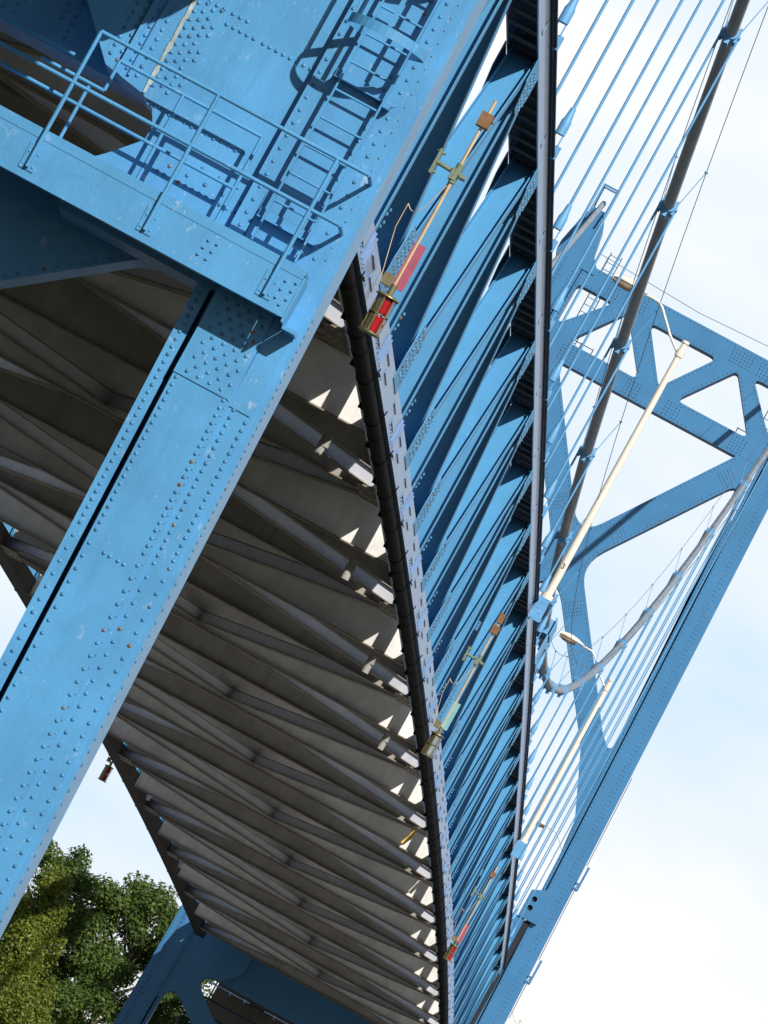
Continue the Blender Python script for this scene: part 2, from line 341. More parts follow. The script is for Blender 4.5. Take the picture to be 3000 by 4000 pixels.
def tower(yf, label, detail):
    t = thing('suspension_tower', (XM, yf + 1.1, -1.7), label, 'bridge tower')
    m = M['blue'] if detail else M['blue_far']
    for s in (1, -1): leg(t, yf, s, m, detail and s == 1)
    mir = lambda lp: [(-u, z) for u, z in lp][::-1]
    # top portal: strut, V-bracing and lower strut cut from one riveted panel
    outer = [(-5.62, 41.95), (5.62, 41.95), (5.52, 46.45), (-5.52, 46.45)]
    h1 = round_poly([(3.55, 45.44), (5.40, 45.44), (5.44, 43.35)], [.18, .25, .18])
    h2 = round_poly([(1.72, 45.44), (-1.72, 45.44), (0, 43.05)], .2)
    h3 = round_poly([(.95, 42.9), (4.62, 42.9), (2.78, 45.38)], [.2, .2, .2])
    holes = [h1, mir(h1), h2, h3, mir(h3)]
    # X between deck and portal
    A = 34.45; sl = 1.40; w = .80                                 # centre height, slope, half the vertical gap
    c = lambda u, k: (u, A + k)
    top = round_poly([(-4.52, 41.95), (0, A + w + .15), (4.52, 41.95)], [0, .9, 0], 6)
    right = round_poly([(5.30, 41.0), (.72, A), (5.15, 28.25), (5.85, 27.5), (6.02, 28.6), (5.78, 39.0)], [.35, 1.6, .0, .35, .0, 0], 6)
    bot = round_poly([(0, A - w - .1), (-4.63, 27.2), (-5.6, 25.3), (-6.15, 23.0), (-6.6, 22.9), (-6.6, 20), (6.6, 20), (6.6, 22.9), (6.15, 23.0), (5.6, 25.3), (4.63, 27.2)], [.9, 1.2, 1.2, 0, 0, 0, 0, 0, 0, 1.2, 1.2], 6)
    xo = [(-5.75, 41.95)] + top + [(5.75, 41.95), (6.2, 23.0)] + [p for p in bot if p[1] > 22.95][::-1]
    # outline is walked top, right leg, bottom, left leg
    b2 = round_poly([(6.15, 22.6), (5.95, 24.2), (4.63, 27.2), (0, A - w - .1), (-4.63, 27.2), (-5.95, 24.2), (-6.15, 22.6)], [0, 1.5, 1.0, .9, 1.0, 1.5, 0], 6)
    xo = [(-5.6, 41.95)] + list(top) + [(5.6, 41.95), (6.1, 22.6)] + list(b2) + [(-6.1, 22.6)]
    xo = [Vector(p) for p in xo]
    clean = []
    for p in xo:
        if not clean or (p - clean[-1]).length > .01: clean.append(p)
    # gussets and strut below the roadway
    strut = [(-6.6, 10.26), (6.6, 10.26), (6.6, 12.9), (-6.6, 12.9)]
    g = round_poly([(6.69, 12.95), (3.55, 12.95), (3.75, 11.0), (4.45, 10.29), (4.95, 10.2), (5.11, 10.11), (5.2, 9.95), (5.2, 9.78), (4.95, 9.5), (4.85, 9.40),
                    (.55, 6.15), (0, 5.9), (0, 4.6), (.4, 4.75), (5.6, 8.75), (6.15, 8.95), (6.6, 8.4), (6.69, 8.3)], [0, 0, .5, 0, 0, 0, 0, 0, 0, 0, 0, 0, 0, 0, .5, .35, .2, 0], 4)
    arm = arm0 = g; g = round_poly([(6.69, 12.95), (3.55, 12.95), (3.75, 11.0), (4.45, 10.29), (4.95, 10.2), (5.11, 10.11), (5.2, 9.95), (5.2, 9.78), (4.95, 9.5), (4.85, 9.40), (4.4, 9.05), (4.75, 8.72), (6.69, 8.72)], [0, 0, .5, 0, 0, 0, 0, 0, 0, 0, 0, 0, 0], 4)
    g2 = round_poly([(0, 5.9), (.55, 5.5), (6.35, 1.2), (6.35, .4), (5.6, .4), (.4, 4.4), (0, 4.6)], 0)
    if detail: arm = round_poly([(6.69, 9.23), (0, 9.23), (0, 4.6), (.4, 4.75), (5.6, 8.75), (6.15, 8.95), (6.6, 8.4), (6.69, 8.3)], [0, 0, 0, 0, .5, .35, .2, 0], 4)
    ra, rs = (MB(), MB()) if detail else (None, None)
    if detail:
        ra.riv = rs.riv = 1
        for k in range(44): ra.dome((XM + 5.45 - k * .11, yf + 1.32, 8.70 - k * .11 * .769), (0, -1, 0), .022)
        for k in range(30):
            for cxx in (-10.75, -10.88, -11.35, -11.48, -12.1, -12.23): rs.dome((cxx, yf + .75, 10.4 + k * .085), (0, -1, 0), .024)
    mr = [m, M['rivet']]
    plate([strut], yf + .75, yf + 1.6, 'deck_strut', mr if detail else m, t, XM, rs)
    if detail: plate([arm], yf + 1.32, yf + 1.9, 'lower_arm', mr, t, XM, ra); plate([mir(arm)], yf + 1.32, yf + 1.9, 'lower_arm', m, t, XM)
    else: g = arm0
    plate([g2], yf + 1.35, yf + 1.9, 'lower_brace', m, t, XM); plate([mir(g2)], yf + 1.35, yf + 1.9, 'lower_brace', m, t, XM)
    mb = MB(); mb.riv = 1; mm = [m, M['rivet'] if detail else M['rivet_far']]
    if not detail:
        for lp in holes: edge_studs(mb, lp, yf + .158, .1, .21, .042, XM)
        for lp in (right, mir(right)): edge_studs(mb, lp, yf + .148, .11, .21, .042, XM)
        edge_studs(mb, top, yf + .148, .11, .21, .042, XM, closed=False); edge_studs(mb, b2[8:-8], yf + .148, .11, .21, .042, XM, closed=False)
        edge_studs(mb, outer, yf + .158, .1, .21, .042, XM, hole=False)
        def field(u0, z0, du, dz, nx, nz):
            for a in range(nx):
                for b in range(nz): mb.stud((XM + u0 + du[0] * a + dz[0] * (b - nz / 2 + .5), yf + .148, z0 + du[1] * a + dz[1] * (b - nz / 2 + .5)), (0, -1, 0), .04)
        for s in (1, -1):
            field(s * 2.2, 45.93, (s * .16, 0), (0, .15), 7, 5); field(s * .7, 42.43, (s * .16, 0), (0, .15), 5, 5); field(s * 4.0, 42.43, (s * .16, 0), (0, .15), 5, 5)
            field(s * 3.6, 45.93, (s * .16, 0), (0, .15), 4, 5)
            for uu, zz, k in ((1.25, 36.2, 1), (1.25, 32.7, -1), (4.45, 40.68, 1), (4.3, 28.43, -1)):
                field(s * uu, zz, (s * .15 * .58, k * .15 * .81), (s * -.11 * .81, k * .11 * .58), 5, 7)
    mb2 = MB()
    if detail:
        # seam, stiffeners and rivet groups on the big gusset beside the ladder
        g0 = yf + .12
        gx = lambda x, z, r=.026: mb.dome((x, g0, z), (0, -1, 0), r)
        for b in range(11):
            for a in range(4):
                if not (a == 3 and b % 3 == 0): gx(-9.60 + a * .085, 10.33 + b * .10 + (.04 if a % 2 else 0))
        for k in range(6): gx(-9.50 + k * .085 + (.0 if k < 3 else .02), 11.40)
        for k in range(16): gx(-9.23 + k * .081 + (.03 if k > 4 else 0), 11.27)
        for k in range(14): gx(-9.56 + k * .088, 10.135 + (.01 if k % 3 else 0)); gx(-9.12 + k * .083, 9.55)
        for k in range(9): gx(-9.03 + k * .105, 9.80 if k % 2 else 9.66)
        for k in range(17): gx(-8.135, 9.55 + k * .155)
        for k in range(8):
            gx(-9.80, 10.34 + k * .11); gx(-9.93, 10.36 + k * .10); gx(-10.06, 10.39 + k * .10); gx(-10.16, 10.42 + k * .10)
        mb.box(-10.02, -9.97, g0 - .06, g0, 10.26, 12.9); mb.box(-9.89, -9.865, g0 - .03, g0, 10.3, 12.9)
        mb2, mb = mb, None
    plate([outer] + holes, yf + .16, yf + 1.2, 'portal_bracing', m if detail else mm, t, XM, None if detail else mb)
    plate([clean, right, mir(right)], yf + .15, yf + 1.15, 'cross_brace', m, t, XM)
    plate([g], yf + .12, yf + .9, 'gusset_brace', mm if detail else m, t, XM, mb2 if detail else None); plate([mir(g)], yf + .12, yf + .9, 'gusset_brace', m, t, XM)
    if detail:
        cb = MB()
        for k in range(27): cb.box(-9.664 - .004 * (k % 3), -9.634 + .005 * (k * 7 % 4), yf + .104, yf + .119, 10.215 + k * .1, 10.315 + k * .1 - .0005)
        cb.build('seam_caulk', M['caulk'], t)
    # cable saddles on the leg tops
    for s in (1, -1):
        sp = [(4.95, 46.1), (7.0, 46.1), (7.0, 46.8), (6.72, 48.1), (6.45, 48.85), (5.85, 48.85), (5.6, 48.2), (5.38, 46.9), (4.95, 46.4)]
        sp = [(s * u, z) for u, z in sp]
        if s < 0: sp = sp[::-1]
        o = plate([round_poly(sp, [0, 0, .3, .1, .15, .15, .2, .35, 0])], yf + .1, yf + 2.1, 'saddle_housing', m, t, XM)
        f = MB(); x = XM + s * 6.16
        for dx in (-.34, .34):
            for dy in (-.2, 1.6): f.bar((x + dx, yf + dy, 48.2), (x + dx, yf + .35 + dy * .5, 50.0), (1, 0, 0), .07, (0, 1, 0), .07)
        f.bar((x - .37, yf + .3, 50.0), (x + .37, yf + .3, 50.0), (0, 1, 0), .08, (0, 0, 1), .08)
        f.bar((x - .37, yf + 1.1, 50.0), (x + .37, yf + 1.1, 50.0), (0, 1, 0), .08, (0, 0, 1), .08)
        f.bar((x - .34, yf + .3, 50.0), (x - .34, yf + 1.1, 50.0), (1, 0, 0), .06, (0, 0, 1), .06)
        f.bar((x + .34, yf + .3, 50.0), (x + .34, yf + 1.1, 50.0), (1, 0, 0), .06, (0, 0, 1), .06)
        f.bar((x + .34, yf - .2, 48.6), (x + .34, yf + 1.6, 48.6), (1, 0, 0), .05, (0, 0, 1), .05)
        f.build('hoist_frame', m, t)
    return t
near_tower = tower(NEAR, 'blue riveted tower close by, its leg crossing the lower left and carrying a railed platform', True)
far_tower = tower(FAR, 'blue X-braced portal tower at the far end of the span against white sky', False)

# link housing with two round holes on the far tower's right leg
def link_housing():
    mb = MB(); yf = FAR; x0, x1 = -8.83, -7.95
    hole = lambda cx, cz: [(cx + .13 * math.cos(k * math.pi / 7), cz + .13 * math.sin(k * math.pi / 7)) for k in range(14)]
    outer = round_poly([(-8.83, 19.2), (-7.9, 19.2), (-7.9, 20.75), (-8.25, 20.78), (-8.55, 20.62), (-8.83, 20.5)], 0)
    b = MB(); b.box(-8.7, -8.3, yf - .12, yf - .06, 19.5, 20.4); b.build('link_hole_shade', M['recess_shade'], far_tower)  # dark block painted as the shade behind the round holes
    b = MB(); b.box(-8.98, -8.48, yf - .2, yf + .1, 10.5, 19.2); b.build('link_bar', M['blue_far'], far_tower)
    b = MB(); b.box(-8.475, -8.22, yf - .1, yf + .05, 10.5, 19.15); b.build('link_slot_shade', M['recess_shade'], far_tower)  # dark strip painted as the shade of the groove
    b = MB()
    for k in range(9): b.stud((-8.78, yf - .28, 19.3 + k * .14), (0, -1, 0), .035); b.stud((-8.06, yf - .28, 19.3 + k * .15), (0, -1, 0), .03); b.stud((-8.16, yf - .28, 19.35 + k * .15), (0, -1, 0), .03)
    plate([outer, hole(-8.52, 20.17), hole(-8.52, 19.74)], yf - .28, yf - .02, 'link_housing', M['blue_far'], far_tower, 0, b)
link_housing()

# ------------------------------------------------------------------ stiffening trusses
def frange(a, b, s):
    out_ = []
    while a < b - 1e-6: out_.append(a); a += s
    return out_ + [b]
def truss(xc, outward, label):
    xc -= outward * .075; chord_m = M['chord'] if outward > 0 else M['brown_chord']  # far-side bottom chord takes the dark brown colour
    t = thing('stiffening_truss', (xc, yn(N0), zb(0) - .42), label, 'truss')
    s = outward; ns = frange(N0, N1, .25)
    st = lambda dz: [(xc, yn(n), zb(n) + dz) for n in ns]
    # bottom chord: two webs, top plate, bottom battens, brackets and hand-hole bars
    mb = MB()
    for e in (s * .245, s * -.15): mb.sweep([(e - .012, -.42), (e + .012, -.42), (e + .012, 0), (e - .012, 0)], st(0))
    lo, hi = sorted((s * -.17, s * .265)); mb.sweep([(lo, -.445), (hi, -.445), (hi, -.421), (lo, -.421)], st(0))
    lo, hi = sorted((s * -.135, s * .232)); mb.sweep([(lo, -.03), (hi, -.03), (hi, -.01), (lo, -.01)], st(0))
    xo = xc + s * .257
    def obar(n, dn, z0, z1, th=.03):
        y = yn(n); y1 = yn(n + dn); zz = zb(n)
        mb.box(min(xo, xo + s * th), max(xo, xo + s * th), y, y1, zz + z0, zz + z1)
    for n in range(N_FIRST, N_LAST + 1):
        for dn, za in ((.16, -.16), (.29, -.30), (.60, -.14), (.72, -.28)): obar(n - .5 + dn, .13, za, za + .055, .022)
        obar(n - .035, .006, -.40, -.02, .045); obar(n + .015, .006, -.40, -.02, .045); obar(n + .10, .05, -.44, -.39, .05)
        for k in range(4): mb.dome((xo, yn(n) - 2.2 + k * .5, zb(n) - .36), (s, 0, 0), .035, 6); mb.dome((xo, yn(n) + .7 + k * .5, zb(n) - .36), (s, 0, 0), .035, 6)
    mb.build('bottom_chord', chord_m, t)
    # top chord
    mb = MB()
    for e in (-1, 1): mb.sweep([(e * .245 - .012, 4.37), (e * .245 + .012, 4.37), (e * .245 + .012, 4.72), (e * .245 - .012, 4.72)], st(0))
    mb.cur = 1; mb.sweep([(-.355, 4.72), (.355, 4.72), (.355, 4.75), (-.355, 4.75)], st(0))  # cover plate and battens take the painted shade colour
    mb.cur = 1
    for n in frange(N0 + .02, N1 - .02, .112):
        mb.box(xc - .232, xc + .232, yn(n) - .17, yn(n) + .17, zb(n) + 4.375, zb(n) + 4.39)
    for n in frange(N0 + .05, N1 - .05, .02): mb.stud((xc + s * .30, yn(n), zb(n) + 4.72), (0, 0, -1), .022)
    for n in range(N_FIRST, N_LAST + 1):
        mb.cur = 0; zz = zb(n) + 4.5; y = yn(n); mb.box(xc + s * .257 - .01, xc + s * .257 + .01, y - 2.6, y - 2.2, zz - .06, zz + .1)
    mb.build('top_chord', [M['chord'], M['chord_shade']], t)
    X = Vector((1, 0, 0))
    def member(p0, p1, fl, name):
        p0, p1 = Vector(p0), Vector(p1); d = (p1 - p0).normalized(); nn = Vector((0, -d.z, d.y)); b = MB()
        for e in (s * .222, s * -.165): b.bar(p0 + X * e, p1 + X * e, X, .02, nn, fl)
        b.bar(p0 + X * s * .0285, p1 + X * s * .0285, X, .365, nn, .016)
        b.build(name, M['truss'], t)
    for n in range(N_FIRST, N_LAST + 1):
        y = yn(n); top = zb(n) + 4.36
        member((xc, y, zb(n)), (xc, y, top), .24, 'post')
        for e in (-.5, .5):
            if N0 < n + e < N1: member((xc, yn(n + e), zb(n + e) + .02), (xc, y + e * .35 * 2, top - .03), .27, 'diagonal')
    # gussets with their bolts
    mb = MB(); mb.riv = 1
    for n in range(N_FIRST, N_LAST + 1):
        y, z = yn(n), zb(n)
        for e in (-1, 1):
            for (yy, zz, pts) in ((yn(n + .5), zb(n + .5), [(-.95, -.1), (.95, -.1), (.95, .3), (.6, .88), (-.6, .88), (-.95, .3)]), (y, z + 4.1, [(-.8, -.12), (-.3, -.46), (.3, -.46), (.8, -.12), (.8, .26), (-.8, .26)])):
                a, b_ = xc + e * .258, xc + e * .272; v = [(a, yy + p, zz + q) for p, q in pts] + [(b_, yy + p, zz + q) for p, q in pts]; k = 6
                fs = [tuple(range(k))[::-1], tuple(range(k, 2 * k))] + [(j, (j + 1) % k, k + (j + 1) % k, k + j) for j in range(k)]
                mb.add(v, fs if e > 0 else [f[::-1] for f in fs])
        xo2 = xc + s * .272
        for a in range(4):
            for b_ in range(8): mb.dome((xo2, yn(n + .5) - .55 + a * .34 + rnd.uniform(-.05, .22), zb(n + .5) + .06 + b_ * .105 + rnd.uniform(-.012, .012)), (s, 0, 0), .030, 6, .8)
        for a in range(4):
            for b_ in range(6): mb.dome((xo2, y - .45 + a * .27 + (.12 if b_ % 2 else 0), z + 3.74 + b_ * .095), (s, 0, 0), .028, 6, .8)
        for a in range(4): mb.dome((xo2 - s * .012, y - .09 + (a % 2) * .18, z + .10 + a * .09), (s, 0, 0), .034, 6, .8)
    mb.build('gusset_plate', [M['truss'], M['bolt']], t)
    return t
truss(XT, 1, 'blue stiffening truss along the near side of the roadway with a black pipe under it')
truss(XL, -1, 'far-side stiffening truss whose brown lower edge meets the sky and trees')

# ------------------------------------------------------------------ roadway: floor beams, stringers, braces, slab
def deck():
    t = thing('bridge_deck', (XM, yn(N0), zb(0)), 'grey roadway underside of floor beams and pipe-like braces between the two trusses', 'bridge deck')
    ns = frange(N0, 23.68, .5); xa, xb = XL + .30, XT - .25
    mb = MB(); mb.sweep([(XL + .95 - XM, .93), (XT - .42 - XM, .93), (XT - .42 - XM, 1.2), (XL + .95 - XM, 1.2)], [(XM, yn(n), zb(n)) for n in ns]); mb.build('slab', M['soffit_shade'], t)
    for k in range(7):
        x = XM + (k - 3) * 1.62; mb = MB(); mb.sweep([(-.09, .52), (.09, .52), (.09, .54), (.01, .54), (.01, .925), (-.01, .925), (-.01, .54), (-.09, .54)], [(x, yn(n), zb(n)) for n in ns]); mb.build('stringer', M['soffit_shade'], t)
    S = 2
    for n in range(N_FIRST, N_LAST + 1):
        y, z = yn(n), zb(n); mb = MB(); prof = []
        for i in range(S + 1):
            u = i / S; x = xa + (xb - xa) * u; prof.append((x, z - (.44 if n % 2 == 0 else .36)))
        for i in range(S):
            (x0, z0), (x1, z1) = prof[i], prof[i + 1]; v = []
            for yy in (y - .008, y + .008): v += [(x0, yy, z0), (x1, yy, z1), (x1, yy, z + .49), (x0, yy, z + .49)]
            mb.cur = 0; mb.add(v, [(0, 1, 2, 3), (7, 6, 5, 4)]); mb.cur = 1
            v = []
            for yy in (y - .17, y + .17): v += [(x0, yy, z0 - .025), (x1, yy, z1 - .025), (x1, yy, z1), (x0, yy, z0)]
            mb.add(v, [(0, 1, 2, 3), (7, 6, 5, 4), (0, 4, 5, 1), (3, 2, 6, 7)])
        mb.box(xa, xb, y - .14, y + .14, z + .49, z + .517)
        mb.build('floor_beam', [M['grey'] if n % 2 == 0 else M['grey_dark'], M['flange']], t)  # odd beams take a darker grey than even ones
    for n in range(N_FIRST, N_LAST + 1):
        mb = MB(); mb.box(XT - .445, XT - .425, yn(n) - (1.18 if n % 2 == 0 else 1.2), yn(n) - (.60 if n % 2 == 0 else -.45), zb(n) + .02, zb(n) + .928); mb.build('shadow_plate', M['grey_dark'], t)  # added plates, placed to split the sun patches on the floor beams
    # X braces over two panels at a time, ends on the odd posts
    for n in range(-1, N_LAST - 1, 2):
        for (x0, x1) in ((xa + .1, xb - .1), (xb - .1, xa + .1)):
            mb = MB(); p0, p1 = Vector((x0, yn(n + .06), zb(n + .06) - .20)), Vector((x1, yn(n + 1.94), zb(n + 1.94) - .20)); Z = Vector((0, 0, 1))
            d = (p1 - p0).normalized(); q = d.cross(Z).normalized()
            mb.bar(p0, p1, q, .10, Z, .25); mb.cur = 1
            for e in (-1, 1): mb.bar(p0 + Z * e * .135, p1 + Z * e * .135, q, .25, Z, .02)
            for (xx, nn, e) in ((x0, n + .06, 1), (x1, n + 1.94, -1)):
                mb.box(xx - .3, xx + .3, yn(nn) - .5, yn(nn) + .5, zb(nn) - .39, zb(nn) - .365)
                for k in range(6): mb.dome((xx - .25 + .1 * k, yn(nn) - .4 + .15 * (k % 3), zb(nn) - .39), (0, 0, -1), .03, 6)
            mb.build('lateral_brace', [M['tube'], M['flange']], t)
deck()
def approach(y0, y1, xr, z, label, end=False):
    mb = MB()
    if end:                                     # added unseen cross-girder, its haunch shaped to shadow the tower gusset
        pr = [(xr, z - .002), (-9.04, 12.32), (-9.53, 11.75), (-10.4, 11.35), (XL + 1.5, 11.35), (XL, z - .002)]
        mb.sweep(pr[::-1], [(0, NEAR - 1.4, 0), (0, NEAR - 1.05, 0)])
    mb.box(XL - .1, xr, y0, y1, z, z + .35)
    for x in (XL + .6, XM - 2, XM + 2, xr - 1.1): mb.box(x - .15, x + .15, y0 + .1, y1 - .1, z - .9, z - .002)
    return tag(mb.build('approach_span', M['concrete']), label, 'approach span')
approach(14, NEAR - .3, -8.78, 13.05, 'approach roadway overhead on the near side of the near tower', True)
b = MB(); b.box(-20.3, -9.5, 50, 52.5, -1.7, 11.2); b.box(-20.9, -9.0, 49.6, 52.9, 11.2, 12.1)  # unseen pier added to block low sky light behind the near tower
tag(b.build('sky_block_pier', M['concrete']), 'added concrete pier block out of view, screening low sky from the near tower', 'pier')
approach(FAR + 3, 470, -8.3, 11.9, 'approach roadway carrying on behind the far tower')

# ------------------------------------------------------------------ main cables, bands, hand ropes
def cable(x, label):
    t = thing('main_cable', (x, yn(MID), zc(MID)), label, 'bridge cable')
    mb = MB(); ns = frange((NEAR + 1.1 - Y0) / P, (FAR + 1.1 - Y0) / P, .125)
    mb.tube([(x, yn(n), zc(n)) for n in ns], .125, 14); mb.build('cable_strand', M['cable'], t)
    for n in range(0, 23):
        b = MB(); sl = 2 * .188 * (n - MID) / P; d = Vector((0, 1, sl)).normalized(); c = Vector((x, yn(n), zc(n))); up = Vector((0, -d.z, d.y))
        b.tube([c - d * .17, c - d * .13, c - d * .05, c + d * .05, c + d * .13, c + d * .17], 0, 14, True, [.155, .175, .16, .16, .175, .155])
        for e in (-1, 1):
            b.tube([c + Vector((e * .17, 0, 0)) + d * q + up * .0 for q in (-.09, .09)], .045, 6)
            for q in (-.11, .11): b.bar(c + Vector((e * .15, 0, -.16)) + d * q, c + Vector((e * .15, 0, .16)) + d * q, (1, 0, 0), .05, (0, 1, 0), .05)
        b.bar(c + up * -.26, c + up * -.14, (1, 0, 0), .10, d, .26)
        b.build('cable_band', M['rope'], t)
    return t
cr = cable(XT, 'long thick cable dipping to the deck before the far tower, dark overhead, pale beyond')
cl = cable(XL, 'far-side cable climbing to the saddle on the tower top behind the hangers')
b = MB()
for dx in (-.2, .2): b.box(XT + dx - .02, XT + dx + .02, yn(10.55), yn(10.75), zb(10.6) + 4.76, zc(10.6) + .3)
b.box(XT - .3, XT + .3, yn(10.52), yn(10.78), zb(10.6) + 4.76, zb(10.6) + 4.85)
b.box(XT - .26, XT + .26, yn(10.55), yn(10.75), zc(10.6) - .22, zc(10.6) + .2)
b.build('centre_tie', M['rope'], cr)
def hand_rope(dx, label):
    t = thing('hand_rope', (XT + dx, yn(MID), zc(MID) + 1), label, 'wire rope', None)
    mb = MB(); ns = list(range(-1, 24))
    mb.tube([(XT + dx, yn(n), zc(n) + 1.02) for n in frange(-1.5, 23.4, .25)], .009, 5); mb.build('wire_strand', M['wire'], t)
    for n in range(1, 23):
        b = MB(); b.tube([(XT + dx * .45, yn(n), zc(n) + .1), (XT + dx, yn(n), zc(n) + 1.02)], .010, 5)
        b.dome((XT + dx, yn(n), zc(n) + 1.0), (0, 0, 1), .05, 6); b.dome((XT + dx, yn(n), zc(n) + 1.02), (0, 0, -1), .05, 6)
        b.build('stanchion', M['rope'], t)
hand_rope(.36, 'thin dark hand wire above the right edge of the thick cable')
hand_rope(-.36, 'thin hand wire above the left edge of the thick cable')

# ------------------------------------------------------------------ hangers
ORD = ['', 'first', 'second', 'third', 'fourth', 'fifth', 'sixth', 'seventh', 'eighth', 'ninth', 'tenth', 'eleventh', 'twelfth', 'thirteenth', 'fourteenth', 'fifteenth', 'sixteenth', 'seventeenth', 'eighteenth', 'nineteenth', 'twentieth', 'twenty-first', 'twenty-second', 'twenty-third']
def hanger(n):
    y, z0, z1 = yn(n), zb(n) + 4.75, zc(n)
    if n < MID: lab = 'pair of blue hanger ropes, %s counting back from the light pole numbered 3' % ORD[9 - n] if n < 9 else 'pair of short blue hanger ropes, %s beyond the light pole numbered 3' % ORD[n - 8]
    else: lab = 'pair of blue hanger ropes, %s counting from the far tower' % ORD[23 - n]
    t = thing('suspender', (XT, y, z0), lab, 'hanger', 'hanger ropes from the cable to the near truss')
    for e in (-1, 1):
        x = XT + e * .178
        if z1 - z0 > .9:
            b = MB(); b.tube([(x, y, z0 + .75), (x, y, z1)], .027, 7); b.build('rope', M['rope'], t)
        b = MB(); b.tube([(x, y, z0 + .34), (x, y, z0 + .56), (x, y, z0 + .62), (x, y, z0 + .80)], 0, 10, True, [.085, .085, .065, .045])
        b.bar((x - .06, y, z0 + .1), (x - .06, y, z0 + .36), (1, 0, 0), .02, (0, 1, 0), .05); b.bar((x + .06, y, z0 + .1), (x + .06, y, z0 + .36), (1, 0, 0), .02, (0, 1, 0), .05)
        b.box(x - .10, x + .10, y - .09, y + .09, z0 + .004, z0 + .13); b.tube([(x + e * .08, y, z0 - .05), (x + e * .08, y, z0 + .16)], .05, 8)
        b.build('socket', M['rope'], t)
for n in range(0, 23): hanger(n)

# ------------------------------------------------------------------ utility pipe under the truss
def utility_pipe():
    t = thing('utility_pipe', (XT, yn(0), zb(0) - .6), 'long black pipe strapped under the lower edge of the near truss', 'pipe')
    ns = frange(N0 + .1, N1, .25); b = MB(); b.tube([(XT + .055, yn(n), zb(n) - .58) for n in ns], .112, 12); b.build('pipe_barrel', M['black'], t)
    for n in frange(N0 + .2, N1 - .2, 1.0):
        b = MB(); b.tube([(XT + .055, yn(n) - .12, zb(n) - .58), (XT + .055, yn(n) + .12, zb(n) - .58)], .124, 12); b.build('coupling', M['black'], t)
    for n in frange(-.9, N1 - .4, .5):
        c = Vector((XT + .055, yn(n), zb(n) - .58)); b = MB(); b.tube([c + Vector((.122 * math.cos(a), 0, .122 * math.sin(a))) for a in [math.pi * k / 8 for k in range(-9, 2)]], .009, 5)
        b.tube([c + Vector((.122, 0, .02)), c + Vector((.15, -.05, .16)), c + Vector((.15, -.05, .2))], .010, 5); b.build('strap', M['black'], t)
    b = MB(); b.tube([(XT - .13, yn(n), zb(n) - .49) for n in ns], .03, 8)
    for n in frange(-.9, N1 - .4, .5): b.box(XT - .22, XT - .09, yn(n) - .04, yn(n) + .04, zb(n) - .53, zb(n) - .446)
    b.build('conduit', M['black'], t)
utility_pipe()

